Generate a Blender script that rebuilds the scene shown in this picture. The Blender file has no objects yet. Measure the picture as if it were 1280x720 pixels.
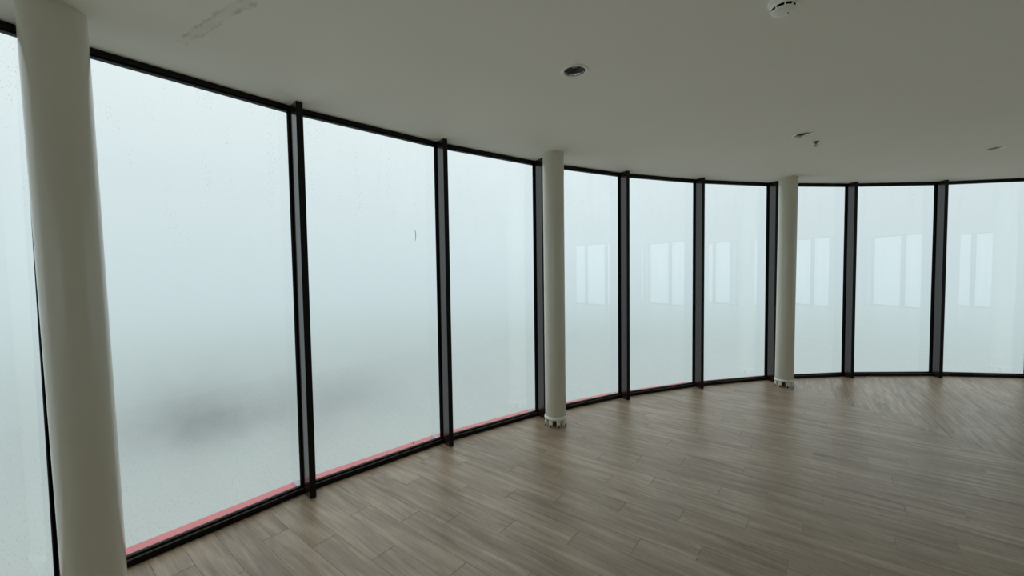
import bpy, bmesh, math, random
from mathutils import Vector, Matrix
from mathutils.geometry import tessellate_polygon
random.seed(7)
sc = bpy.context.scene
COL = sc.collection
PI = math.pi

# ------------------------------------------------------------------ camera
F_PX, PITCH, ROLL, EYE = 501.13, -0.04196, -0.01416, 1.6
cam = bpy.data.cameras.new('camera')
cam.sensor_width = 36.0
cam.lens = 36.0 * F_PX / 1280.0
cam.clip_start = 0.05
cam.clip_end = 500
cam_ob = bpy.data.objects.new('camera', cam)
COL.objects.link(cam_ob)
fwd = Vector((0, math.cos(PITCH), math.sin(PITCH)))
up0 = Vector((0, -math.sin(PITCH), math.cos(PITCH)))
x0 = Vector((1, 0, 0))
c_, s_ = math.cos(ROLL), math.sin(ROLL)
right = x0 * c_ + up0 * s_
up = x0 * -s_ + up0 * c_
cam_ob.matrix_world = Matrix(((right.x, up.x, -fwd.x, 0), (right.y, up.y, -fwd.y, 0), (right.z, up.z, -fwd.z, EYE), (0, 0, 0, 1)))
sc.camera = cam_ob

# ------------------------------------------------------------------ view + world
sc.view_settings.view_transform = 'Standard'
sc.view_settings.look = 'None'
sc.view_settings.gamma = 1.0
sc.view_settings.use_curve_mapping = False
sc.view_settings.exposure = 0.0
sc.cycles.diffuse_bounces = 8
sc.cycles.max_bounces = 14

world = bpy.data.worlds.new('fog_sky')
sc.world = world
world.use_nodes = True
wn, wl = world.node_tree.nodes, world.node_tree.links
wn.clear()


def N(nodes, typ, **kw):
    n = nodes.new(typ)
    for k, v in kw.items():
        if k.startswith('i_'):
            key = k[2:]
            n.inputs[int(key) if key.isdigit() else key].default_value = v
        else:
            setattr(n, k, v)
    return n


def ramp(nodes, stops, interp='LINEAR'):
    r = nodes.new('ShaderNodeValToRGB')
    r.color_ramp.interpolation = interp
    els = r.color_ramp.elements
    while len(els) > 1:
        els.remove(els[-1])
    els[0].position, els[0].color = stops[0][0], (*stops[0][1], 1)
    for p_, c in stops[1:]:
        e = els.new(p_)
        e.color = (*c, 1)
    return r


def math_n(nodes, links, op, a, b=None, c=None, clamp=False):
    n = nodes.new('ShaderNodeMath')
    n.operation = op
    n.use_clamp = clamp
    for i, v in enumerate((a, b, c)):
        if v is None:
            continue
        if isinstance(v, (int, float)):
            n.inputs[i].default_value = v
        else:
            links.new(v, n.inputs[i])
    return n.outputs[0]


# fog all round: paler overhead, greyer looking down, thinner where a dark wooded slope shows through it
tc = N(wn, 'ShaderNodeTexCoord')
sep = N(wn, 'ShaderNodeSeparateXYZ')
wl.new(tc.outputs['Generated'], sep.inputs[0])
elev = math_n(wn, wl, 'MULTIPLY_ADD', sep.outputs['Z'], 0.5, 0.5)
sky = ramp(wn, [(0.0, (0.43, 0.50, 0.49)), (0.30, (0.525, 0.61, 0.605)), (0.42, (0.58, 0.69, 0.70)), (0.47, (0.66, 0.79, 0.82)),
                (0.52, (0.72, 0.845, 0.885)), (0.60, (0.79, 0.91, 0.945)), (0.70, (0.93, 1.02, 1.04)), (0.80, (1.3, 1.38, 1.38)), (1.0, (2.2, 2.26, 2.2))], 'LINEAR')
wl.new(elev, sky.inputs[0])
nz = N(wn, 'ShaderNodeTexNoise', i_Scale=2.2, i_Detail=3.0, i_Roughness=0.5)
wl.new(tc.outputs['Generated'], nz.inputs['Vector'])
nzv = math_n(wn, wl, 'MULTIPLY_ADD', nz.outputs[0], 0.05, 0.975)
# gentle azimuth change of fog brightness (brighter straight ahead, duller towards +x)
az = math_n(wn, wl, 'MULTIPLY_ADD', sep.outputs['X'], -0.015, 1.0)
tot = math_n(wn, wl, 'MULTIPLY', nzv, az)


def blob(az_deg, el_deg, ra, re, rot, amount):
    """dark slope faintly seen through the fog: an elliptical soft patch around one direction"""
    a, e = math.radians(az_deg), math.radians(el_deg)
    d = Vector((math.cos(e) * math.cos(a), math.cos(e) * math.sin(a), math.sin(e)))
    t = Vector((-math.sin(a), math.cos(a), 0))
    u = d.cross(t) * -1
    rr = math.radians(rot)
    t, u = t * math.cos(rr) + u * math.sin(rr), u * math.cos(rr) - t * math.sin(rr)
    outs = []
    for v in (d, t, u):
        dn = N(wn, 'ShaderNodeVectorMath', operation='DOT_PRODUCT')
        wl.new(tc.outputs['Generated'], dn.inputs[0])
        dn.inputs[1].default_value = v
        outs.append(dn.outputs['Value'])
    w_ = N(wn, 'ShaderNodeTexNoise', i_Scale=9.0, i_Detail=3.0)
    wl.new(tc.outputs['Generated'], w_.inputs['Vector'])
    wob = math_n(wn, wl, 'MULTIPLY_ADD', w_.outputs[0], 1.6, -0.8)
    tt = math_n(wn, wl, 'DIVIDE', outs[1], ra)
    uu = math_n(wn, wl, 'DIVIDE', outs[2], re)
    r2 = math_n(wn, wl, 'ADD', math_n(wn, wl, 'MULTIPLY', tt, tt), math_n(wn, wl, 'MULTIPLY', uu, uu))
    r2 = math_n(wn, wl, 'ADD', r2, wob)
    g = math_n(wn, wl, 'POWER', 2.718, math_n(wn, wl, 'MULTIPLY', r2, -1.0))
    g = math_n(wn, wl, 'MINIMUM', g, 1.3)
    front = math_n(wn, wl, 'GREATER_THAN', outs[0], 0.0)
    g = math_n(wn, wl, 'MULTIPLY', g, front)
    return math_n(wn, wl, 'MULTIPLY_ADD', g, -amount, 1.0)


for args in ((128.2, -15.9, 0.115, 0.045, -6, 0.25), (126, -16.3, 0.24, 0.10, -4, 0.15), (112.0, -15.6, 0.13, 0.06, 5, 0.10), (100, -15, 0.5, 0.12, 0, 0.04), (86, 9, 0.36, 0.20, 0, -0.08)):
    tot = math_n(wn, wl, 'MULTIPLY', tot, blob(*args))
mulv = N(wn, 'ShaderNodeVectorMath', operation='SCALE')
wl.new(sky.outputs[0], mulv.inputs[0])
wl.new(tot, mulv.inputs['Scale'])
bg = N(wn, 'ShaderNodeBackground', i_Strength=1.0)
wl.new(mulv.outputs[0], bg.inputs[0])
wo = N(wn, 'ShaderNodeOutputWorld')
wl.new(bg.outputs[0], wo.inputs[0])

# ------------------------------------------------------------------ plan of the round room
CX, CY, R = 5.1634, -3.3622, 9.1516
TH0, DTH, NB = 2.52221, 2 * PI / 48, 48
H = 2.7829
OFF = {0: -.0018, 1: -.00058, 2: -.00131, 3: .00356, 4: .00061, 5: .00058, 6: .00151, 7: .00016, 8: -.00463}
C = Vector((CX, CY))
FIN_D, FIN_W = 0.1177, 0.0444


def ang(k):
    return TH0 + OFF.get(k % NB, 0) - DTH * k


def vert(k, r=R):
    a = ang(k)
    return Vector((CX + r * math.cos(a), CY + r * math.sin(a)))


# ------------------------------------------------------------------ mesh helpers
def link_mesh(name, bm, mats, parent=None, smooth=False):
    me = bpy.data.meshes.new(name)
    bm.normal_update()
    bm.to_mesh(me)
    bm.free()
    for m in (mats if isinstance(mats, (list, tuple)) else [mats]):
        me.materials.append(m)
    if smooth:
        me.polygons.foreach_set('use_smooth', [True] * len(me.polygons))
    o = bpy.data.objects.new(name, me)
    COL.objects.link(o)
    if parent is not None:
        o.parent = parent
    return o


def smooth_angle(o, deg=35):
    me = o.data
    bm = bmesh.new()
    bm.from_mesh(me)
    lim = math.radians(deg)
    for f in bm.faces:
        f.smooth = True
    for e in bm.edges:
        e.smooth = not (len(e.link_faces) == 2 and e.calc_face_angle(0) > lim)
    bm.to_mesh(me)
    bm.free()
    return o


def tag(o, label=None, cat=None, group=None, kind=None):
    if label:
        o['label'] = label
    if cat:
        o['category'] = cat
    if group:
        o['group'] = group
    if kind:
        o['kind'] = kind
    return o


def empty(name, loc, rz=0.0, parent=None):
    o = bpy.data.objects.new(name, None)
    o.empty_display_size = 0.1
    COL.objects.link(o)
    o.location = loc
    o.rotation_euler = (0, 0, rz)
    if parent is not None:
        o.parent = parent
    return o


def add_box(bm, x0, x1, y0, y1, z0, z1, bev=0.0):
    vs = [bm.verts.new((x, y, z)) for x in (x0, x1) for y in (y0, y1) for z in (z0, z1)]
    fs = [(0, 1, 3, 2), (4, 6, 7, 5), (0, 4, 5, 1), (2, 3, 7, 6), (0, 2, 6, 4), (1, 5, 7, 3)]
    faces = [bm.faces.new([vs[i] for i in f]) for f in fs]
    if bev > 0:
        es = list({e for f in faces for e in f.edges})
        bmesh.ops.bevel(bm, geom=es, offset=bev, segments=2, affect='EDGES', profile=0.5)
    return faces


def add_profile(bm, prof, xa, xb, ca=0.0, cb=0.0):
    """extrude a (y, z) profile along x; the ends are mitred: x shifts with y by ca / cb"""
    a = [bm.verts.new((xa + ca * y, y, z)) for y, z in prof]
    b = [bm.verts.new((xb + cb * y, y, z)) for y, z in prof]
    n = len(prof)
    for i in range(n):
        j = (i + 1) % n
        bm.faces.new((a[i], a[j], b[j], b[i]))
    bm.faces.new(list(reversed(a)))
    bm.faces.new(b)


def add_lathe(bm, prof, seg=48, cx=0.0, cy=0.0, closed=False):
    rings = []
    for r, z in prof:
        rings.append([bm.verts.new((cx + r * math.cos(2 * PI * i / seg), cy + r * math.sin(2 * PI * i / seg), z)) for i in range(seg)])
    m = len(rings)
    for q in range(m if closed else m - 1):
        A, B = rings[q], rings[(q + 1) % m]
        for i in range(seg):
            j = (i + 1) % seg
            bm.faces.new((A[i], A[j], B[j], B[i]))
    return rings


def cap(bm, ring, flip=False):
    bm.faces.new(list(reversed(ring)) if flip else ring)


def add_tube(bm, pts, r, seg=8):
    rings = []
    for i, p in enumerate(pts):
        p = Vector(p)
        d = (Vector(pts[min(i + 1, len(pts) - 1)]) - Vector(pts[max(i - 1, 0)])).normalized()
        u = d.orthogonal().normalized()
        v = d.cross(u)
        rr = r[i] if isinstance(r, (list, tuple)) else r
        rings.append([bm.verts.new(p + u * rr * math.cos(2 * PI * k / seg) + v * rr * math.sin(2 * PI * k / seg)) for k in range(seg)])
    for A, B in zip(rings, rings[1:]):
        for i in range(seg):
            bm.faces.new((A[i], A[(i + 1) % seg], B[(i + 1) % seg], B[i]))
    bm.faces.new(list(reversed(rings[0])))
    bm.faces.new(rings[-1])
    bmesh.ops.recalc_face_normals(bm, faces=bm.faces)


# ------------------------------------------------------------------ materials
def mat(name, color, rough=0.5, metal=0.0, spec=0.5, noise=0.0, nscale=8.0, bump=0.0, coat=0.0):
    m = bpy.data.materials.new(name)
    m.use_nodes = True
    nt = m.node_tree
    b = nt.nodes['Principled BSDF']
    b.inputs['Roughness'].default_value = rough
    b.inputs['Metallic'].default_value = metal
    b.inputs['Specular IOR Level'].default_value = spec
    b.inputs['Coat Weight'].default_value = coat
    b.inputs['Coat Roughness'].default_value = 0.12
    t = N(nt.nodes, 'ShaderNodeTexCoord')
    n = N(nt.nodes, 'ShaderNodeTexNoise', i_Scale=nscale, i_Detail=5.0)
    nt.links.new(t.outputs['Object'], n.inputs['Vector'])
    lo = tuple(c * (1 - noise) for c in color)
    hi = tuple(c * (1 + noise) for c in color)
    r = ramp(nt.nodes, [(0.3, lo), (0.7, hi)])
    nt.links.new(n.outputs[0], r.inputs[0])
    nt.links.new(r.outputs[0], b.inputs['Base Color'])
    if bump:
        bp = N(nt.nodes, 'ShaderNodeBump', i_Strength=bump, i_Distance=0.002)
        nt.links.new(n.outputs[0], bp.inputs['Height'])
        nt.links.new(bp.outputs[0], b.inputs['Normal'])
    return m


M_BLACK = mat('black_anodised_aluminium', (0.0045, 0.004, 0.004), 0.40, 0.0, 0.22, 0.12, 20)
M_FIN = mat('black_coat_lit_side', (0.024, 0.013, 0.011), 0.20, 0.0, 0.75, 0.10, 14)  # side of the same black fin, base lifted for its window reflection
M_GASKET = mat('rubber_gasket', (0.004, 0.004, 0.004), 0.9, 0, 0.05, 0.1, 30)
M_RAIL_HIGHLIGHT = mat('rail_highlight_grey', (0.13, 0.125, 0.12), 0.3, 0.3, 0.5, 0.1, 20)  # paler grey that paints the highlight line on the bottom rail
M_COL = mat('cream_column_paint', (0.68, 0.665, 0.565), 0.22, 0, 0.5, 0.02, 3, 0.02, 0.4)
M_COLBASE = mat('white_base_metal', (0.88, 0.87, 0.80), 0.35, 0, 0.5, 0.1, 40)
M_BOLT = mat('dark_steel_bolt', (0.10, 0.095, 0.09), 0.35, 0.8, 0.5, 0.3, 60)
M_WALL = mat('white_core_wall_paint', (0.50, 0.48, 0.44), 0.75, 0, 0.3, 0.02, 2, 0.02)
M_SUB = mat('dark_subfloor', (0.06, 0.05, 0.04), 0.9, 0, 0.2, 0.2, 12)
M_SLAB = mat('concrete_slab', (0.30, 0.30, 0.29), 0.85, 0, 0.3, 0.15, 6, 0.2)
M_RED = mat('red_outer_flashing', (0.56, 0.15, 0.17), 0.35, 0, 0.5, 0.06, 5)
M_JOINT = mat('grey_lilac_joint_cover', (0.36, 0.36, 0.42), 0.4, 0, 0.5, 0.08, 10)
M_TRIM = mat('white_plastic_trim', (0.92, 0.90, 0.82), 0.35, 0, 0.5, 0.03, 20)
M_DET = mat('white_detector_plastic', (0.94, 0.93, 0.86), 0.4, 0, 0.5, 0.03, 20)
M_HOLE = mat('dark_slot', (0.004, 0.004, 0.004), 0.7, 0, 0.2, 0.1, 20)
M_REFL = mat('brushed_reflector', (0.62, 0.61, 0.58), 0.22, 1.0, 0.5, 0.12, 18)
M_BAFFLE = mat('dark_baffle', (0.16, 0.15, 0.13), 0.4, 0, 0.4, 0.1, 20)
M_LAMP = mat('unlit_lamp_glass', (0.30, 0.29, 0.27), 0.15, 0, 0.6, 0.2, 60, 0.3)
M_BRASS = mat('dull_brass', (0.10, 0.085, 0.06), 0.4, 0.7, 0.5, 0.2, 60)
M_HAIR = mat('dark_scratch', (0.02, 0.02, 0.02), 0.8, 0, 0.2, 0.1, 60)

# ceiling paint with the old leak line near the wall
M_CEIL = mat('ceiling_paint', (0.93, 0.90, 0.82), 0.8, 0, 0.25, 0.012, 1.5, 0.02)
nt = M_CEIL.node_tree
geo = N(nt.nodes, 'ShaderNodeNewGeometry')
b = nt.nodes['Principled BSDF']
old = b.inputs['Base Color'].links[0].from_socket
SA, SB = Vector((-1.66, 2.085, 0)), Vector((-1.10, 1.775, 0))
d = (SB - SA)
Ls = d.length
d.normalize()
nn = Vector((-d.y, d.x, 0))
rel = N(nt.nodes, 'ShaderNodeVectorMath', operation='SUBTRACT')
nt.links.new(geo.outputs['Position'], rel.inputs[0])
rel.inputs[1].default_value = (SA.x, SA.y, H)
def dotn(v):
    q = N(nt.nodes, 'ShaderNodeVectorMath', operation='DOT_PRODUCT')
    nt.links.new(rel.outputs[0], q.inputs[0])
    q.inputs[1].default_value = v
    return q.outputs['Value']
al, ac = dotn(d), dotn(nn)
sn = N(nt.nodes, 'ShaderNodeTexNoise', i_Scale=16.0, i_Detail=4.0, i_Roughness=0.65)
nt.links.new(geo.outputs['Position'], sn.inputs['Vector'])
wig = math_n(nt.nodes, nt.links, 'MULTIPLY_ADD', sn.outputs[0], 0.07, -0.035)
ac2 = math_n(nt.nodes, nt.links, 'ABSOLUTE', math_n(nt.nodes, nt.links, 'ADD', ac, wig))
inside = math_n(nt.nodes, nt.links, 'LESS_THAN', math_n(nt.nodes, nt.links, 'ABSOLUTE', math_n(nt.nodes, nt.links, 'SUBTRACT', al, Ls / 2)), Ls / 2)
band = N(nt.nodes, 'ShaderNodeMapRange', i_1=0.030, i_2=0.016)
nt.links.new(ac2, band.inputs[0])
edge = N(nt.nodes, 'ShaderNodeMapRange', i_1=0.008, i_2=0.002)
nt.links.new(math_n(nt.nodes, nt.links, 'ABSOLUTE', math_n(nt.nodes, nt.links, 'SUBTRACT', ac2, 0.022)), edge.inputs[0])
sn2 = N(nt.nodes, 'ShaderNodeTexNoise', i_Scale=9.0, i_Detail=2.0)
nt.links.new(geo.outputs['Position'], sn2.inputs['Vector'])
patchy = N(nt.nodes, 'ShaderNodeMapRange', i_1=0.38, i_2=0.6)
nt.links.new(sn2.outputs[0], patchy.inputs[0])
s1 = math_n(nt.nodes, nt.links, 'MULTIPLY_ADD', band.outputs[0], 0.13, 0.0)
s2 = math_n(nt.nodes, nt.links, 'MULTIPLY', edge.outputs[0], 0.38)
stn = math_n(nt.nodes, nt.links, 'MULTIPLY', math_n(nt.nodes, nt.links, 'ADD', s1, s2), inside)
stn = math_n(nt.nodes, nt.links, 'MULTIPLY', stn, patchy.outputs[0])
mx = N(nt.nodes, 'ShaderNodeMix', data_type='RGBA')
nt.links.new(stn, mx.inputs['Factor'])
nt.links.new(old, mx.inputs[6])
mx.inputs[7].default_value = (0.42, 0.36, 0.25, 1)
nt.links.new(mx.outputs[2], b.inputs['Base Color'])


def glass_material():
    """clear pane (thin): transmission + Schlick mirror, and droplets / run marks of condensation on it"""
    m = bpy.data.materials.new('window_glass_with_droplets')
    m.use_nodes = True
    nt = m.node_tree
    n, l = nt.nodes, nt.links
    n.clear()
    g = N(n, 'ShaderNodeNewGeometry')
    dt = N(n, 'ShaderNodeVectorMath', operation='DOT_PRODUCT')
    l.new(g.outputs['Incoming'], dt.inputs[0])
    l.new(g.outputs['Normal'], dt.inputs[1])
    cosv = math_n(n, l, 'ABSOLUTE', dt.outputs['Value'])
    om = math_n(n, l, 'SUBTRACT', 1.0, cosv)
    fr = math_n(n, l, 'MULTIPLY_ADD', math_n(n, l, 'POWER', om, 5.0), 0.90, 0.075, clamp=True)
    # droplets
    uv = N(n, 'ShaderNodeTexCoord')
    oi = N(n, 'ShaderNodeObjectInfo')
    off = N(n, 'ShaderNodeVectorMath', operation='SCALE')
    off.inputs[0].default_value = (37.0, 0, 11.0)
    l.new(oi.outputs['Random'], off.inputs['Scale'])
    add = N(n, 'ShaderNodeVectorMath', operation='ADD')
    l.new(uv.outputs['Object'], add.inputs[0])
    l.new(off.outputs[0], add.inputs[1])
    sp = N(n, 'ShaderNodeSeparateXYZ')
    l.new(uv.outputs['Object'], sp.inputs[0])
    mp = N(n, 'ShaderNodeMapping')
    mp.inputs['Scale'].default_value = (1.0, 0.0, 0.45)
    l.new(add.outputs[0], mp.inputs['Vector'])
    drop = N(n, 'ShaderNodeTexNoise', i_Scale=150.0, i_Detail=1.0)
    l.new(mp.outputs[0], drop.inputs['Vector'])
    dm = N(n, 'ShaderNodeMapRange', i_1=0.60, i_2=0.70)
    l.new(drop.outputs[0], dm.inputs[0])
    # zones: upper run marks, lower band
    mp2 = N(n, 'ShaderNodeMapping')
    mp2.inputs['Scale'].default_value = (7.0, 0.0, 0.9)
    l.new(add.outputs[0], mp2.inputs['Vector'])
    runs = N(n, 'ShaderNodeTexNoise', i_Scale=1.6, i_Detail=3.0, i_Distortion=0.6)
    l.new(mp2.outputs[0], runs.inputs['Vector'])
    rm = N(n, 'ShaderNodeMapRange', i_1=0.50, i_2=0.64)
    l.new(runs.outputs[0], rm.inputs[0])
    top = N(n, 'ShaderNodeMapRange', i_1=1.5, i_2=2.6)
    l.new(sp.outputs['Z'], top.inputs[0])
    bot = N(n, 'ShaderNodeMapRange', i_1=1.1, i_2=0.1)
    l.new(sp.outputs['Z'], bot.inputs[0])
    zone = math_n(n, l, 'ADD', math_n(n, l, 'MULTIPLY', top.outputs[0], rm.outputs[0]), math_n(n, l, 'MULTIPLY', bot.outputs[0], 0.55))
    zone = math_n(n, l, 'ADD', zone, 0.05)
    dr = math_n(n, l, 'MULTIPLY', dm.outputs[0], zone, clamp=True)
    tr = N(n, 'ShaderNodeMix', data_type='RGBA')
    l.new(math_n(n, l, 'MULTIPLY', dr, 0.24), tr.inputs['Factor'])
    tr.inputs[6].default_value = (0.975, 0.985, 0.982, 1)
    tr.inputs[7].default_value = (0.45, 0.50, 0.52, 1)
    t = N(n, 'ShaderNodeBsdfTransparent')
    l.new(tr.outputs[2], t.inputs[0])
    gl = N(n, 'ShaderNodeBsdfGlossy', i_Roughness=0.0)
    gl.inputs[0].default_value = (1, 1, 1, 1)
    mix = N(n, 'ShaderNodeMixShader')
    l.new(fr, mix.inputs[0])
    l.new(t.outputs[0], mix.inputs[1])
    l.new(gl.outputs[0], mix.inputs[2])
    o = N(n, 'ShaderNodeOutputMaterial')
    l.new(mix.outputs[0], o.inputs[0])
    return m


M_GLASS = glass_material()


def floor_material():
    m = bpy.data.materials.new('grey_brown_oak_vinyl_plank')
    m.use_nodes = True
    nt = m.node_tree
    n, l = nt.nodes, nt.links
    b = n['Principled BSDF']
    at = N(n, 'ShaderNodeAttribute', attribute_name='plank_coord')
    tn = N(n, 'ShaderNodeAttribute', attribute_name='tone')
    mp = N(n, 'ShaderNodeMapping')
    mp.inputs['Scale'].default_value = (1.1, 15.0, 1.0)
    l.new(at.outputs['Vector'], mp.inputs['Vector'])
    g1 = N(n, 'ShaderNodeTexNoise', i_Scale=1.7, i_Detail=6.0, i_Roughness=0.62, i_Distortion=0.5)
    l.new(mp.outputs[0], g1.inputs['Vector'])
    mp2 = N(n, 'ShaderNodeMapping')
    mp2.inputs['Scale'].default_value = (4.0, 130.0, 1.0)
    l.new(at.outputs['Vector'], mp2.inputs['Vector'])
    g2 = N(n, 'ShaderNodeTexNoise', i_Scale=1.0, i_Detail=3.0, i_Roughness=0.6)
    l.new(mp2.outputs[0], g2.inputs['Vector'])
    mp3 = N(n, 'ShaderNodeMapping')
    mp3.inputs['Scale'].default_value = (2.6, 8.0, 1.0)
    l.new(at.outputs['Vector'], mp3.inputs['Vector'])
    g3 = N(n, 'ShaderNodeTexNoise', i_Scale=1.0, i_Detail=4.0, i_Roughness=0.55)
    l.new(mp3.outputs[0], g3.inputs['Vector'])
    s = math_n(n, l, 'MULTIPLY', g1.outputs[0], 0.52)
    s = math_n(n, l, 'MULTIPLY_ADD', g2.outputs[0], 0.22, s)
    s = math_n(n, l, 'MULTIPLY_ADD', g3.outputs[0], 0.26, s)
    s = math_n(n, l, 'MULTIPLY_ADD', tn.outputs['Fac'], 0.06, s)
    s = math_n(n, l, 'SUBTRACT', s, 0.03)
    r = ramp(n, [(0.29, (0.125, 0.085, 0.054)), (0.41, (0.228, 0.168, 0.113)), (0.50, (0.308, 0.235, 0.163)), (0.59, (0.395, 0.315, 0.229)), (0.72, (0.53, 0.445, 0.34))])
    l.new(s, r.inputs[0])
    l.new(r.outputs[0], b.inputs['Base Color'])
    rr = N(n, 'ShaderNodeMapRange', i_1=0.3, i_2=0.7, i_3=0.42, i_4=0.32)
    l.new(g1.outputs[0], rr.inputs[0])
    l.new(rr.outputs[0], b.inputs['Roughness'])
    b.inputs['Specular IOR Level'].default_value = 0.6
    bp = N(n, 'ShaderNodeBump', i_Strength=0.12, i_Distance=0.001)
    l.new(g2.outputs[0], bp.inputs['Height'])
    l.new(bp.outputs[0], b.inputs['Normal'])
    return m


M_PLANK = floor_material()

# ------------------------------------------------------------------ floor, ceiling, core
def poly_ring(r):
    return [vert(k, r) for k in range(NB)]


def prism_poly(bm, pts, z0, z1):
    a = [bm.verts.new((p.x, p.y, z0)) for p in pts]
    b_ = [bm.verts.new((p.x, p.y, z1)) for p in pts]
    n = len(pts)
    for i in range(n):
        j = (i + 1) % n
        bm.faces.new((a[i], a[j], b_[j], b_[i]))
    bm.faces.new(list(reversed(a)))
    bm.faces.new(b_)
    bmesh.ops.recalc_face_normals(bm, faces=bm.faces)


bm = bmesh.new()
prism_poly(bm, poly_ring(R + 0.055), -0.20, -0.0045)
floor = link_mesh('floor', bm, M_SUB)
tag(floor, 'grey-brown wood plank floor of the round room', kind='structure')

# downlights and other ceiling fittings (positions on the ceiling)
DL = [(0.391, 2.434), (2.623, 3.642), (4.948, 4.150)]
HOLE = 0.064
bm = bmesh.new()
SEG = 32


def loop_edges(bm, pts, z):
    vs = [bm.verts.new((p[0], p[1], z)) for p in pts]
    es = [bm.edges.new((vs[i], vs[(i + 1) % len(vs)])) for i in range(len(vs))]
    return vs, es


es = []
ov, oe = loop_edges(bm, [(p.x, p.y) for p in poly_ring(R + 0.055)], H)
es += oe
holes = []
for (x, y) in DL:
    v_, e_ = loop_edges(bm, [(x + HOLE * math.cos(2 * PI * i / SEG), y + HOLE * math.sin(2 * PI * i / SEG)) for i in range(SEG)], H)
    es += e_
    holes.append(v_)
bmesh.ops.triangle_fill(bm, use_beauty=True, use_dissolve=False, edges=es)
# slab above
tops = [bm.verts.new((v.co.x, v.co.y, H + 0.30)) for v in ov]
for i in range(len(ov)):
    j = (i + 1) % len(ov)
    bm.faces.new((ov[i], ov[j], tops[j], tops[i]))
bm.faces.new(tops)
for hv in holes:
    ht = [bm.verts.new((v.co.x, v.co.y, H + 0.14)) for v in hv]
    for i in range(SEG):
        j = (i + 1) % SEG
        bm.faces.new((hv[i], hv[j], ht[j], ht[i]))
    bm.faces.new(ht)
ceiling = link_mesh('ceiling', bm, M_CEIL)
tag(ceiling, 'plain off-white painted ceiling with a leak stain near the left column', kind='structure')

RC = 5.55
bm = bmesh.new()
prism_poly(bm, [Vector((CX + RC * math.cos(DTH * (k + .5)), CY + RC * math.sin(DTH * (k + .5)))) for k in range(NB)], 0.0, H)
core = link_mesh('wall_inner', bm, M_WALL)
tag(core, 'white inner core wall behind the camera', kind='structure')
bm = bmesh.new()
add_lathe(bm, [(RC - .01, 0.0), (RC + .014, 0.0), (RC + .014, .075), (RC + .008, .08), (RC - .01, .08)], 96, CX, CY)
bmesh.ops.recalc_face_normals(bm, faces=bm.faces)
tag(link_mesh('baseboard_inner', bm, M_WALL), 'low white baseboard round the inner core wall', kind='structure')


# ------------------------------------------------------------------ floor planks
PW, PL, GAP, PT, CH = 0.152, 0.92, 0.0010, 0.0045, 0.0008
B0 = math.radians(99.0)


def clip(poly, a, n):
    """keep the part of poly where (p - a) . n <= 0"""
    out = []
    for i in range(len(poly)):
        p, q = poly[i], poly[(i + 1) % len(poly)]
        dp, dq = (p - a).dot(n), (q - a).dot(n)
        if dp <= 0:
            out.append(p)
        if (dp < 0 < dq) or (dq < 0 < dp):
            out.append(p + (q - p) * (dp / (dp - dq)))
    return out


wallplanes = []
for k in range(NB):
    a_, b_ = vert(k, R - 0.002), vert(k + 1, R - 0.002)
    e = (b_ - a_).normalized()
    nrm = Vector((-e.y, e.x))
    if nrm.dot(a_ - C) < 0:
        nrm = -nrm
    wallplanes.append((a_, nrm))


def area(poly):
    return 0.5 * abs(sum(poly[i].x * poly[(i + 1) % len(poly)].y - poly[(i + 1) % len(poly)].x * poly[i].y for i in range(len(poly))))


def project(x, y, z):
    v = Vector((x, y, z - EYE))
    dd = v.dot(fwd)
    if dd < 0.05:
        return None
    return 640 + F_PX * v.dot(right) / dd, 360 - F_PX * v.dot(up) / dd


planks = []
for q in range(4):
    lo, hi = B0 + (q - 1) * PI / 2, B0 + q * PI / 2      # q = 1 is the sector of the photograph's left and middle
    mid = (lo + hi) / 2
    par = {0: math.radians(55.5), 1: math.radians(142.3)}.get(q, mid)
    dx = Vector((math.cos(par), math.sin(par)))
    dy = Vector((-dx.y, dx.x))
    nlo = Vector((math.sin(lo), -math.cos(lo)))           # outside of the sector is along +n
    nhi = Vector((-math.sin(hi), math.cos(hi)))
    nrow = int(10 / PW) + 1
    for rix in range(-nrow, nrow):
        shift = (rix * 0.37 + random.uniform(-.08, .08)) % 1.0
        for cix in range(-12, 12):
            xa = (cix + shift) * PL
            ya = rix * PW + 0.03
            cen = C + dx * (xa + PL / 2) + dy * (ya + PW / 2)
            rc = (cen - C).length
            if rc > R + 0.6 or rc < RC - 0.35:
                continue
            poly = [C + dx * (xa + sx * PL + (GAP / 2 if sx == 0 else -GAP / 2)) + dy * (ya + sy * PW + (GAP / 2 if sy == 0 else -GAP / 2)) for sx, sy in ((0, 0), (1, 0), (1, 1), (0, 1))]
            poly = clip(poly, C + nlo * -0.001, nlo)
            if len(poly) >= 3:
                poly = clip(poly, C + nhi * -0.001, nhi)
            if len(poly) >= 3 and rc > R - 0.8:
                for a_, nrm in wallplanes:
                    if (cen - a_).dot(nrm) > -0.7 and len(poly) >= 3:
                        poly = clip(poly, a_, nrm)
            if len(poly) < 3 or area(poly) < 0.0006:
                continue
            # drop planks wholly under the core
            if max((p - C).length for p in poly) < RC - 0.02:
                continue
            cl = []
            for p in poly:
                if not cl or (p - cl[-1]).length > 0.002:
                    cl.append(p)
            if len(cl) > 2 and (cl[0] - cl[-1]).length < 0.002:
                cl.pop()
            if len(cl) < 3:
                continue
            cc = sum(cl, Vector((0, 0))) / len(cl)
            pr = [project(p.x, p.y, 0) for p in cl]
            vis = 0.0
            if all(pr):
                cx_, cy_ = sum(p[0] for p in pr) / len(pr), sum(p[1] for p in pr) / len(pr)
                if any(-5 < p[0] < 1285 and p[1] < 722 for p in pr):
                    vis = area([Vector(p) for p in pr])
            elif any(p and 0 < p[0] < 1280 and p[1] < 720 for p in pr):
                vis = 1e6
            planks.append((vis, cl, cc, C + dx * xa + dy * ya, dx, dy, Vector((random.uniform(0, 40), random.uniform(0, 40))), random.gauss(0.5, 0.42)))


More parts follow.
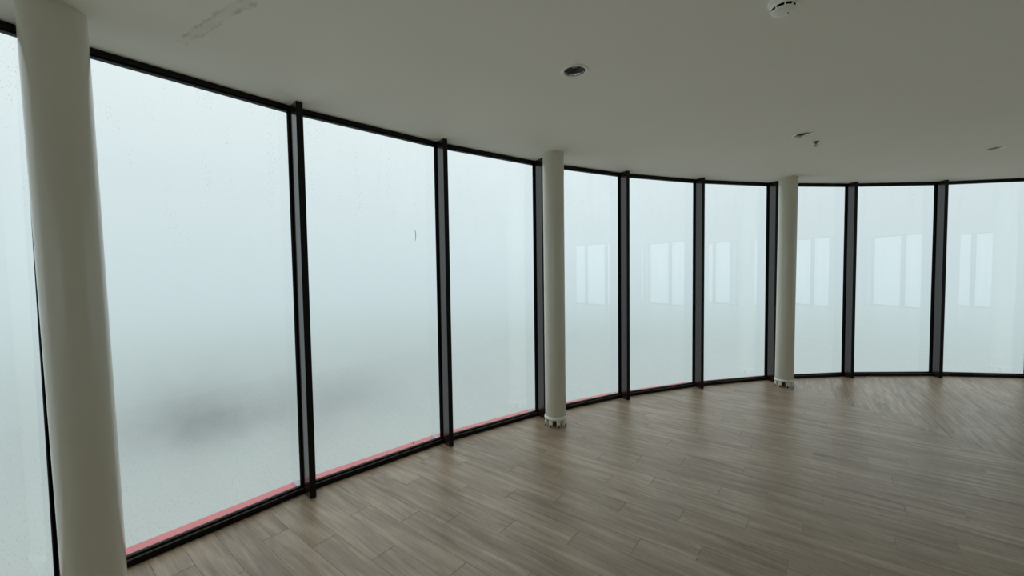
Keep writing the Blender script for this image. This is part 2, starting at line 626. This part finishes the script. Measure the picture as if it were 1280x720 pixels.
def plank_geo(verts, faces, coords, tones, pk, org):
    vis, cl, cc, o0, dx, dy, rnd, tone = pk
    n = len(cl)
    # orientation ccw
    s = sum(cl[i].x * cl[(i + 1) % n].y - cl[(i + 1) % n].x * cl[i].y for i in range(n))
    if s < 0:
        cl = list(reversed(cl))
    base = len(verts)
    inner = []
    for i in range(n):
        v = cc - cl[i]
        inner.append(cl[i] + v * min(0.25, CH * 1.5 / max(v.length, 1e-6)))
    for ring, z in ((cl, -PT), (cl, -CH), (inner, 0.0)):
        for p in ring:
            verts.append((p.x - org.x, p.y - org.y, z))
            r_ = p - o0
            coords.append((r_.dot(dx) + rnd.x, r_.dot(dy) + rnd.y, 0.0))
            tones.append(tone)
    for t in range(2):
        for i in range(n):
            j = (i + 1) % n
            faces.append((base + t * n + i, base + t * n + j, base + (t + 1) * n + j, base + (t + 1) * n + i))
    faces.append(tuple(base + 2 * n + i for i in range(n)))


def plank_object(name, pks, org):
    verts, faces, coords, tones = [], [], [], []
    for pk in pks:
        plank_geo(verts, faces, coords, tones, pk, org)
    me = bpy.data.meshes.new(name)
    me.from_pydata(verts, [], faces)
    a1 = me.attributes.new('plank_coord', 'FLOAT_VECTOR', 'POINT')
    a1.data.foreach_set('vector', [c for v in coords for c in v])
    a2 = me.attributes.new('tone', 'FLOAT', 'POINT')
    a2.data.foreach_set('value', tones)
    me.materials.append(M_PLANK)
    o = bpy.data.objects.new(name, me)
    o.location = (org.x, org.y, 0)
    COL.objects.link(o)
    o.parent = floor
    return o


planks.sort(key=lambda p: -p[0])
for pk in planks[:300]:
    plank_object('plank', [pk], pk[2])
rest = plank_object('far_planks', planks[300:], Vector((0, 0)))
rest['kind'] = 'stuff'

# ------------------------------------------------------------------ window bays
GY = 0.034          # glass plane behind the inner face of the frame (local +y is outward)
WIN_TEXT = {
    0: 'first full window right of the big near column, droplets and a dark smudge in the fog',
    1: 'second full window from the near column, with a short hair-like scratch at mid height',
    2: 'third full window from the near column, ending at the middle column',
    3: 'window just right of the middle column',
    4: 'second window right of the middle column',
    5: 'window just left of the far column',
    6: 'narrow-looking window just right of the far column',
    7: 'second window right of the far column',
    8: 'rightmost window in the photograph, cut by the right edge',
    47: 'leftmost window, left of the big near column',
}


def window_bay(k):
    a, b_ = vert(k), vert(k + 1)
    e = b_ - a
    W = e.length
    rz = math.atan2(e.y, e.x)
    out = Vector((-e.y, e.x)).normalized()
    # local frame: x from vertex k to k + 1, y outward; choose so that y points outward
    if out.dot(a - C) < 0:
        out = -out
    root = empty('window_%d' % (k + 2 if k < 47 else 1), (a.x, a.y, 0), rz)
    txt = WIN_TEXT.get(k, 'tall black-framed window of the ring, out of the picture')
    tag(root, txt, kind='structure')
    tn = math.tan(DTH / 2)
    # local y axis = Rz * (0,1); check it is outward
    yl = Vector((-math.sin(rz), math.cos(rz)))
    sg = 1.0 if yl.dot(out) > 0 else -1.0

    def prof(p):
        return [(y * sg, z) for y, z in p]
    # glass
    bm = bmesh.new()
    add_box(bm, -0.004, W + 0.004, min(sg * GY, sg * (GY + .006)), max(sg * GY, sg * (GY + .006)), 0.035, H - 0.035)
    link_mesh('pane', bm, M_GLASS, root)
    # bottom rail: lower box, upper step
    bm = bmesh.new()
    add_profile(bm, prof([(0, 0), (0, 0.034), (0.003, 0.037), (0.012, 0.037), (0.012, 0.002), (0.055, 0.0)]), 0, W, -tn * sg, tn * sg)
    bmesh.ops.recalc_face_normals(bm, faces=bm.faces)
    link_mesh('bottom_rail', bm, M_BLACK, root)
    bm = bmesh.new()
    add_profile(bm, prof([(0.012, 0.003), (0.012, 0.048), (0.015, 0.053), (0.030, 0.056), (0.034, 0.056), (0.034, 0.003)]), 0.012, W - 0.012)
    bmesh.ops.recalc_face_normals(bm, faces=bm.faces)
    link_mesh('glazing_bead', bm, M_BLACK, root)
    bm = bmesh.new()
    add_profile(bm, prof([(0.0002, 0.0345), (-0.0004, 0.036), (0.003, 0.0390), (0.0115, 0.0390), (0.0115, 0.036), (0.004, 0.034)]), 0.02, W - 0.02)
    bmesh.ops.recalc_face_normals(bm, faces=bm.faces)
    link_mesh('highlight_strip', bm, M_RAIL_HIGHLIGHT, root)  # thin pale strip laid on the rail edge as its painted highlight
    # outer sill part of the rail
    bm = bmesh.new()
    add_profile(bm, prof([(0.041, 0.0), (0.041, 0.046), (0.060, 0.040), (0.060, -0.05), (0.055, -0.05)]), 0, W, -tn * sg, tn * sg)
    bmesh.ops.recalc_face_normals(bm, faces=bm.faces)
    link_mesh('outer_rail', bm, M_BLACK, root)
    # top rail
    bm = bmesh.new()
    add_profile(bm, prof([(0, H), (0, H - 0.030), (0.012, H - 0.030), (0.012, H - 0.040), (0.034, H - 0.043), (0.041, H - 0.043), (0.060, H - 0.036), (0.060, H)]), 0, W, -tn * sg, tn * sg)
    bmesh.ops.recalc_face_normals(bm, faces=bm.faces)
    link_mesh('top_rail', bm, M_BLACK, root)
    # side jambs
    for s in (0, 1):
        bm = bmesh.new()
        x0_, x1_ = (0.0, 0.031) if s == 0 else (W - 0.031, W)
        ya, yb = sorted((sg * 0.004, sg * 0.036))
        add_box(bm, x0_, x1_, ya, yb, 0.0, H)
        link_mesh('jamb', bm, M_GASKET, root)
    # fin mullion at vertex k: deep box pointing to the centre of the room
    ra = ang(k)
    mroot_rot = ra - rz            # local x of the fin = outward radial
    bm = bmesh.new()
    add_box(bm, -FIN_D + 0.003, 0.02, -FIN_W / 2 + 0.0015, FIN_W / 2 - 0.0015, 0.0, H, 0.0)
    m = link_mesh('mullion', bm, M_FIN, root)
    m.rotation_euler = (0, 0, mroot_rot)
    bm = bmesh.new()
    add_box(bm, -FIN_D, -FIN_D + 0.006, -FIN_W / 2, FIN_W / 2, 0.0, H, 0.0015)
    cpb = link_mesh('front_cap', bm, M_BLACK, m)  # front face of the fin, its missing reflection put into a blacker colour
    return root, m, sg, W


bays = {}
for k in range(-1, NB - 1):
    kk = k % NB
    bays[kk] = window_bay(kk)


# hair marks on the panes (local x along the pane, z up)
def pane_point(k, px, py, inset=0.004):
    """point where the sight line of pixel (px, py) meets the inner face of pane k"""
    a, b_ = vert(k), vert(k + 1)
    e = (b_ - a).normalized()
    out = Vector((-e.y, e.x))
    if out.dot(a - C) < 0:
        out = -out
    dv = fwd * F_PX + right * (px - 640) + up * (360 - py)
    p0 = a + out * (GY - inset)
    t = (p0.x * out.x + p0.y * out.y) / (dv.x * out.x + dv.y * out.y)
    return Vector((dv.x * t, dv.y * t, EYE + dv.z * t))


for k, pts, r_ in ((1, [(518.3, 287), (519.6, 291), (519.8, 296), (519.0, 301)], 0.0022),
                   (1, [(516.0, 551), (516.8, 554), (516.2, 556)], 0.0022),
                   (2, [(572.4, 500), (572.7, 505), (572.3, 510)], 0.0020)):
    root = bays[k][0]
    bm = bmesh.new()
    P = [pane_point(k, *p) for p in pts]
    M = Matrix.Translation(root.location) @ Matrix.Rotation(root.rotation_euler.z, 4, 'Z')
    Mi = M.inverted()
    add_tube(bm, [Mi @ p for p in P], [r_ * .5] + [r_] * (len(P) - 2) + [r_ * .5], 6)
    link_mesh('scratch', bm, M_HAIR, root)

# outer red ledge, piece by piece, with grey joint covers at the mullions
ledge = empty('trim_1', (CX, CY, 0))
tag(ledge, 'red flashing ledge outside the foot of the windows', kind='structure')
for k in range(-3, 12):
    a, b_ = vert(k, 1.0) - C, vert(k + 1, 1.0) - C
    bm = bmesh.new()
    for (r0, r1, z0, z1) in ((R + 0.062, R + 0.235, -0.03, -0.004),):
        f = 0.018
        A0, B0_ = a * r0, b_ * r0
        A1, B1 = a * r1, b_ * r1
        def lerp(p, q, t): return p + (q - p) * t
        q4 = [lerp(A0, B0_, f), lerp(A0, B0_, 1 - f), lerp(A1, B1, 1 - f), lerp(A1, B1, f)]
        prism_poly(bm, q4, z0, z1)
    link_mesh('flashing_panel', bm, M_RED, ledge)
    bm = bmesh.new()
    am = vert(k - 1, 1.0) - C
    q4 = [a * (R + .062) + (b_ - a) * R * .018, a * (R + .238) + (b_ - a) * R * .018, a * (R + .238) + (am - a) * R * .018, a * (R + .062) + (am - a) * R * .018]
    prism_poly(bm, q4, -0.034, -0.001)
    link_mesh('joint_cover', bm, M_JOINT, ledge)
bm = bmesh.new()
prism_poly(bm, [vert(k, R + 0.25) for k in range(NB)], -0.45, -0.205)
tag(link_mesh('trim_2', bm, M_SLAB), 'concrete slab edge under the outer ledge', kind='structure')


# ------------------------------------------------------------------ columns
COL_R = 0.1075


def column(k, dr, dt, label, tilt=0.0, lean=(0, 0)):
    a = ang(k)
    c = vert(k, R - dr) + Vector((math.sin(a), -math.cos(a))) * dt
    root = empty('round_column', (c.x, c.y, 0), a + PI)        # local +x points into the room
    root.rotation_euler.x = tilt                               # slightly out of plumb
    tag(root, label, 'column', 'round columns standing inside the ring of windows', 'thing')
    zb = 0.078
    bm = bmesh.new()
    prof = [(COL_R - .012, zb), (COL_R, zb), (COL_R, H), ]
    add_lathe(bm, prof, 64)
    # slight lean of the shell
    for v in bm.verts:
        t = v.co.z / H - 0.5
        v.co.x += lean[0] * t
        v.co.y += lean[1] * t
    o = link_mesh('column_shell', bm, M_COL, root)
    smooth_angle(o)
    bm = bmesh.new()
    add_lathe(bm, [(COL_R - .004, zb + .030), (COL_R + .003, zb + .026), (COL_R + .005, zb + .016), (COL_R + .010, zb + .008), (COL_R + .010, zb), (COL_R + .004, zb - .006), (COL_R - .02, zb - .006)], 64)
    for v in bm.verts:
        v.co.x -= lean[0] * .5
        v.co.y -= lean[1] * .5
    bmesh.ops.recalc_face_normals(bm, faces=bm.faces)
    smooth_angle(link_mesh('base_flange', bm, M_COLBASE, root), 50)
    bm = bmesh.new()
    rg = add_lathe(bm, [(0.052, 0.0), (0.052, zb + 0.02)], 24)
    smooth_angle(link_mesh('inner_pipe', bm, M_BOLT, root))
    # slim steel seam down the shell
    # feet: curved tabs from the flange to the floor, each with a bolt
    nf = 8
    for i in range(nf):
        th = 2 * PI * (i + 0.5) / nf
        bm = bmesh.new()
        half = 0.20
        rin, rout = COL_R - .020, COL_R + .001
        cols = []
        for s in range(5):
            f = s / 4
            t = th + (f - .5) * 2 * half
            arch = 0.030 * math.sin(PI * f)            # the foot stands on its sides, arched between
            ring = []
            for (r_, z_) in ((rin, zb), (rout, zb), (rout - .002 + .008 * (1 - f), arch), (rin, arch)):
                tt = th + (t - th) * (1.0 if z_ > .03 else 0.75)
                ring.append(bm.verts.new((r_ * math.cos(tt), r_ * math.sin(tt), z_)))
            cols.append(ring)
        for A, B in zip(cols, cols[1:]):
            for q in range(4):
                bm.faces.new((A[q], A[(q + 1) % 4], B[(q + 1) % 4], B[q]))
        bm.faces.new(cols[0])
        bm.faces.new(list(reversed(cols[-1])))
        bmesh.ops.recalc_face_normals(bm, faces=bm.faces)
        ft = link_mesh('anchor_foot', bm, M_COLBASE, root)
        bm = bmesh.new()
        t = th
        bx, by = (COL_R - .004) * math.cos(t), (COL_R - .004) * math.sin(t)
        add_lathe(bm, [(0.0001, .022), (.0085, .022), (.0085, .012), (.013, .010), (.013, 0.0)], 6, bx, by)
        bmesh.ops.recalc_face_normals(bm, faces=bm.faces)
        link_mesh('bolt', bm, M_BOLT, ft)
    return root


column(0, .30, .070, 'cream round column nearest the viewer, largest in view, at the left of the picture', .0112)
column(3, .30, -.010, 'cream round column in the middle, third mullion along from the nearest column')
column(6, .30, -.027, 'cream round column farther right, smallest of the three in the picture', -.008)

# other columns of the ring, out of the picture but seen mirrored in the panes
for k, nth in ((9, 'first'), (12, 'second'), (15, 'third'), (18, 'fourth'), (21, 'fifth'), (24, 'sixth')):
    column(k, .30, 0.0, 'cream round column out of the picture, %s past the far column' % nth)
column(45, .30, 0.0, 'cream round column out of the picture, behind the near column on the left')


# ------------------------------------------------------------------ ceiling fittings
def downlight(x, y, rz, label):
    root = empty('recessed_downlight', (x, y, H), rz)
    tag(root, label, 'downlight', 'round recessed downlights in a curved row')
    bm = bmesh.new()
    add_lathe(bm, [(0.0625, 0.002), (0.0615, -0.001), (0.064, -0.004), (0.074, -0.006), (0.080, -0.004), (0.082, 0.0)], 48)
    bmesh.ops.recalc_face_normals(bm, faces=bm.faces)
    smooth_angle(link_mesh('trim_ring', bm, M_TRIM, root), 50)
    bm = bmesh.new()
    add_lathe(bm, [(0.0625, -0.001), (0.0615, 0.004), (0.0590, 0.011)], 11)
    for f in bm.faces:
        f.normal_flip()
    link_mesh('reflector', bm, M_REFL, root)
    bm = bmesh.new()
    add_lathe(bm, [(0.0590, 0.011), (0.057, 0.026), (0.045, 0.040), (0.034, 0.046)], 32)
    for f in bm.faces:
        f.normal_flip()
    link_mesh('baffle', bm, M_BAFFLE, root)
    bm = bmesh.new()
    rg = add_lathe(bm, [(0.0345, 0.046), (0.033, 0.034), (0.030, 0.028), (0.012, 0.025)], 24)
    cap(bm, rg[-1])
    bmesh.ops.recalc_face_normals(bm, faces=bm.faces)
    l = link_mesh('lamp', bm, M_LAMP, root)
    bm = bmesh.new()
    add_lathe(bm, [(0.0345, 0.042), (0.038, 0.032), (0.036, 0.028), (0.031, 0.029)], 24)
    bmesh.ops.recalc_face_normals(bm, faces=bm.faces)
    link_mesh('lamp_ring', bm, M_HOLE, l)
    return root


downlight(*DL[0], 0.3, 'recessed downlight nearest the camera, largest of the three, centre of the ceiling')
downlight(*DL[1], 1.1, 'recessed downlight beside the small sprinkler head')
downlight(*DL[2], 2.0, 'recessed downlight near the right edge, thinnest looking of the three')


def sprinkler(x, y):
    root = empty('sprinkler_head', (x, y, H))
    tag(root, 'small dark sprinkler head hanging from the ceiling by the second downlight', 'sprinkler')
    bm = bmesh.new()
    rg = add_lathe(bm, [(0.026, 0.0), (0.026, -0.003), (0.016, -0.006), (0.009, -0.007)], 24)
    bmesh.ops.recalc_face_normals(bm, faces=bm.faces)
    smooth_angle(link_mesh('escutcheon', bm, M_BRASS, root), 40)
    bm = bmesh.new()
    rg = add_lathe(bm, [(0.009, -0.004), (0.009, -0.014), (0.006, -0.018)], 16)
    cap(bm, rg[-1])
    bmesh.ops.recalc_face_normals(bm, faces=bm.faces)
    link_mesh('body', bm, M_BRASS, root)
    for s in (-1, 1):
        bm = bmesh.new()
        add_tube(bm, [(s * .008, 0, -.014), (s * .013, 0, -.024), (s * .011, 0, -.034), (s * .002, 0, -.042)], 0.0022, 6)
        link_mesh('frame_arm', bm, M_BRASS, root)
    bm = bmesh.new()
    add_tube(bm, [(0, 0, -.017), (0, 0, -.041)], 0.0028, 8)
    link_mesh('glass_bulb', bm, M_HOLE, root)
    bm = bmesh.new()
    rg = add_lathe(bm, [(0.003, -0.041), (0.014, -0.042), (0.014, -0.0435), (0.003, -0.0445)], 16)
    cap(bm, rg[0])
    cap(bm, rg[-1])
    bmesh.ops.recalc_face_normals(bm, faces=bm.faces)
    link_mesh('deflector', bm, M_BRASS, root)


sprinkler(2.893, 3.843)


def detector(x, y):
    root = empty('smoke_detector', (x, y, H))
    tag(root, 'white round smoke detector with dark slots at the top edge of the picture', 'smoke detector')
    bm = bmesh.new()
    rg = add_lathe(bm, [(0.058, 0.0), (0.0585, -0.008), (0.056, -0.0115), (0.050, -0.012)], 48)
    cap(bm, rg[-1])
    bmesh.ops.recalc_face_normals(bm, faces=bm.faces)
    smooth_angle(link_mesh('mounting_base', bm, M_DET, root), 40)
    bm = bmesh.new()
    rg = add_lathe(bm, [(0.0525, -0.0125), (0.0535, -0.016), (0.052, -0.024), (0.047, -0.030)], 48)
    bmesh.ops.recalc_face_normals(bm, faces=bm.faces)
    smooth_angle(link_mesh('housing', bm, M_DET, root), 40)
    bm = bmesh.new()
    rg = add_lathe(bm, [(0.044, -0.028), (0.040, -0.029), (0.040, -0.042)], 48)
    bmesh.ops.recalc_face_normals(bm, faces=bm.faces)
    link_mesh('sensor_chamber', bm, M_HOLE, root)
    for i in range(8):
        t = 2 * PI * i / 8 + .35
        bm = bmesh.new()
        dt = 0.055
        vs = []
        for (r_, z_) in ((.047, -.030), (.040, -.030), (.038, -.040), (.045, -.040)):
            vs.append([bm.verts.new((r_ * math.cos(t + s * dt), r_ * math.sin(t + s * dt), z_)) for s in (-1, 1)])
        for q in range(4):
            A, B = vs[q], vs[(q + 1) % 4]
            bm.faces.new((A[0], A[1], B[1], B[0]))
        bm.faces.new([v[0] for v in vs])
        bm.faces.new([v[1] for v in reversed(vs)])
        bmesh.ops.recalc_face_normals(bm, faces=bm.faces)
        link_mesh('rib', bm, M_DET, root)
    bm = bmesh.new()
    rg = add_lathe(bm, [(0.040, -0.038), (0.046, -0.040), (0.045, -0.045), (0.036, -0.049), (0.015, -0.0505)], 48)
    cap(bm, rg[-1])
    cap(bm, rg[0])
    bmesh.ops.recalc_face_normals(bm, faces=bm.faces)
    cv = smooth_angle(link_mesh('cover', bm, M_DET, root), 40)
    bm = bmesh.new()
    rg = add_lathe(bm, [(0.003, -0.0500), (0.003, -0.0515)], 10, 0.022, 0.0)
    cap(bm, rg[-1])
    bmesh.ops.recalc_face_normals(bm, faces=bm.faces)
    link_mesh('indicator', bm, M_HOLE, cv)


detector(1.225, 1.835)
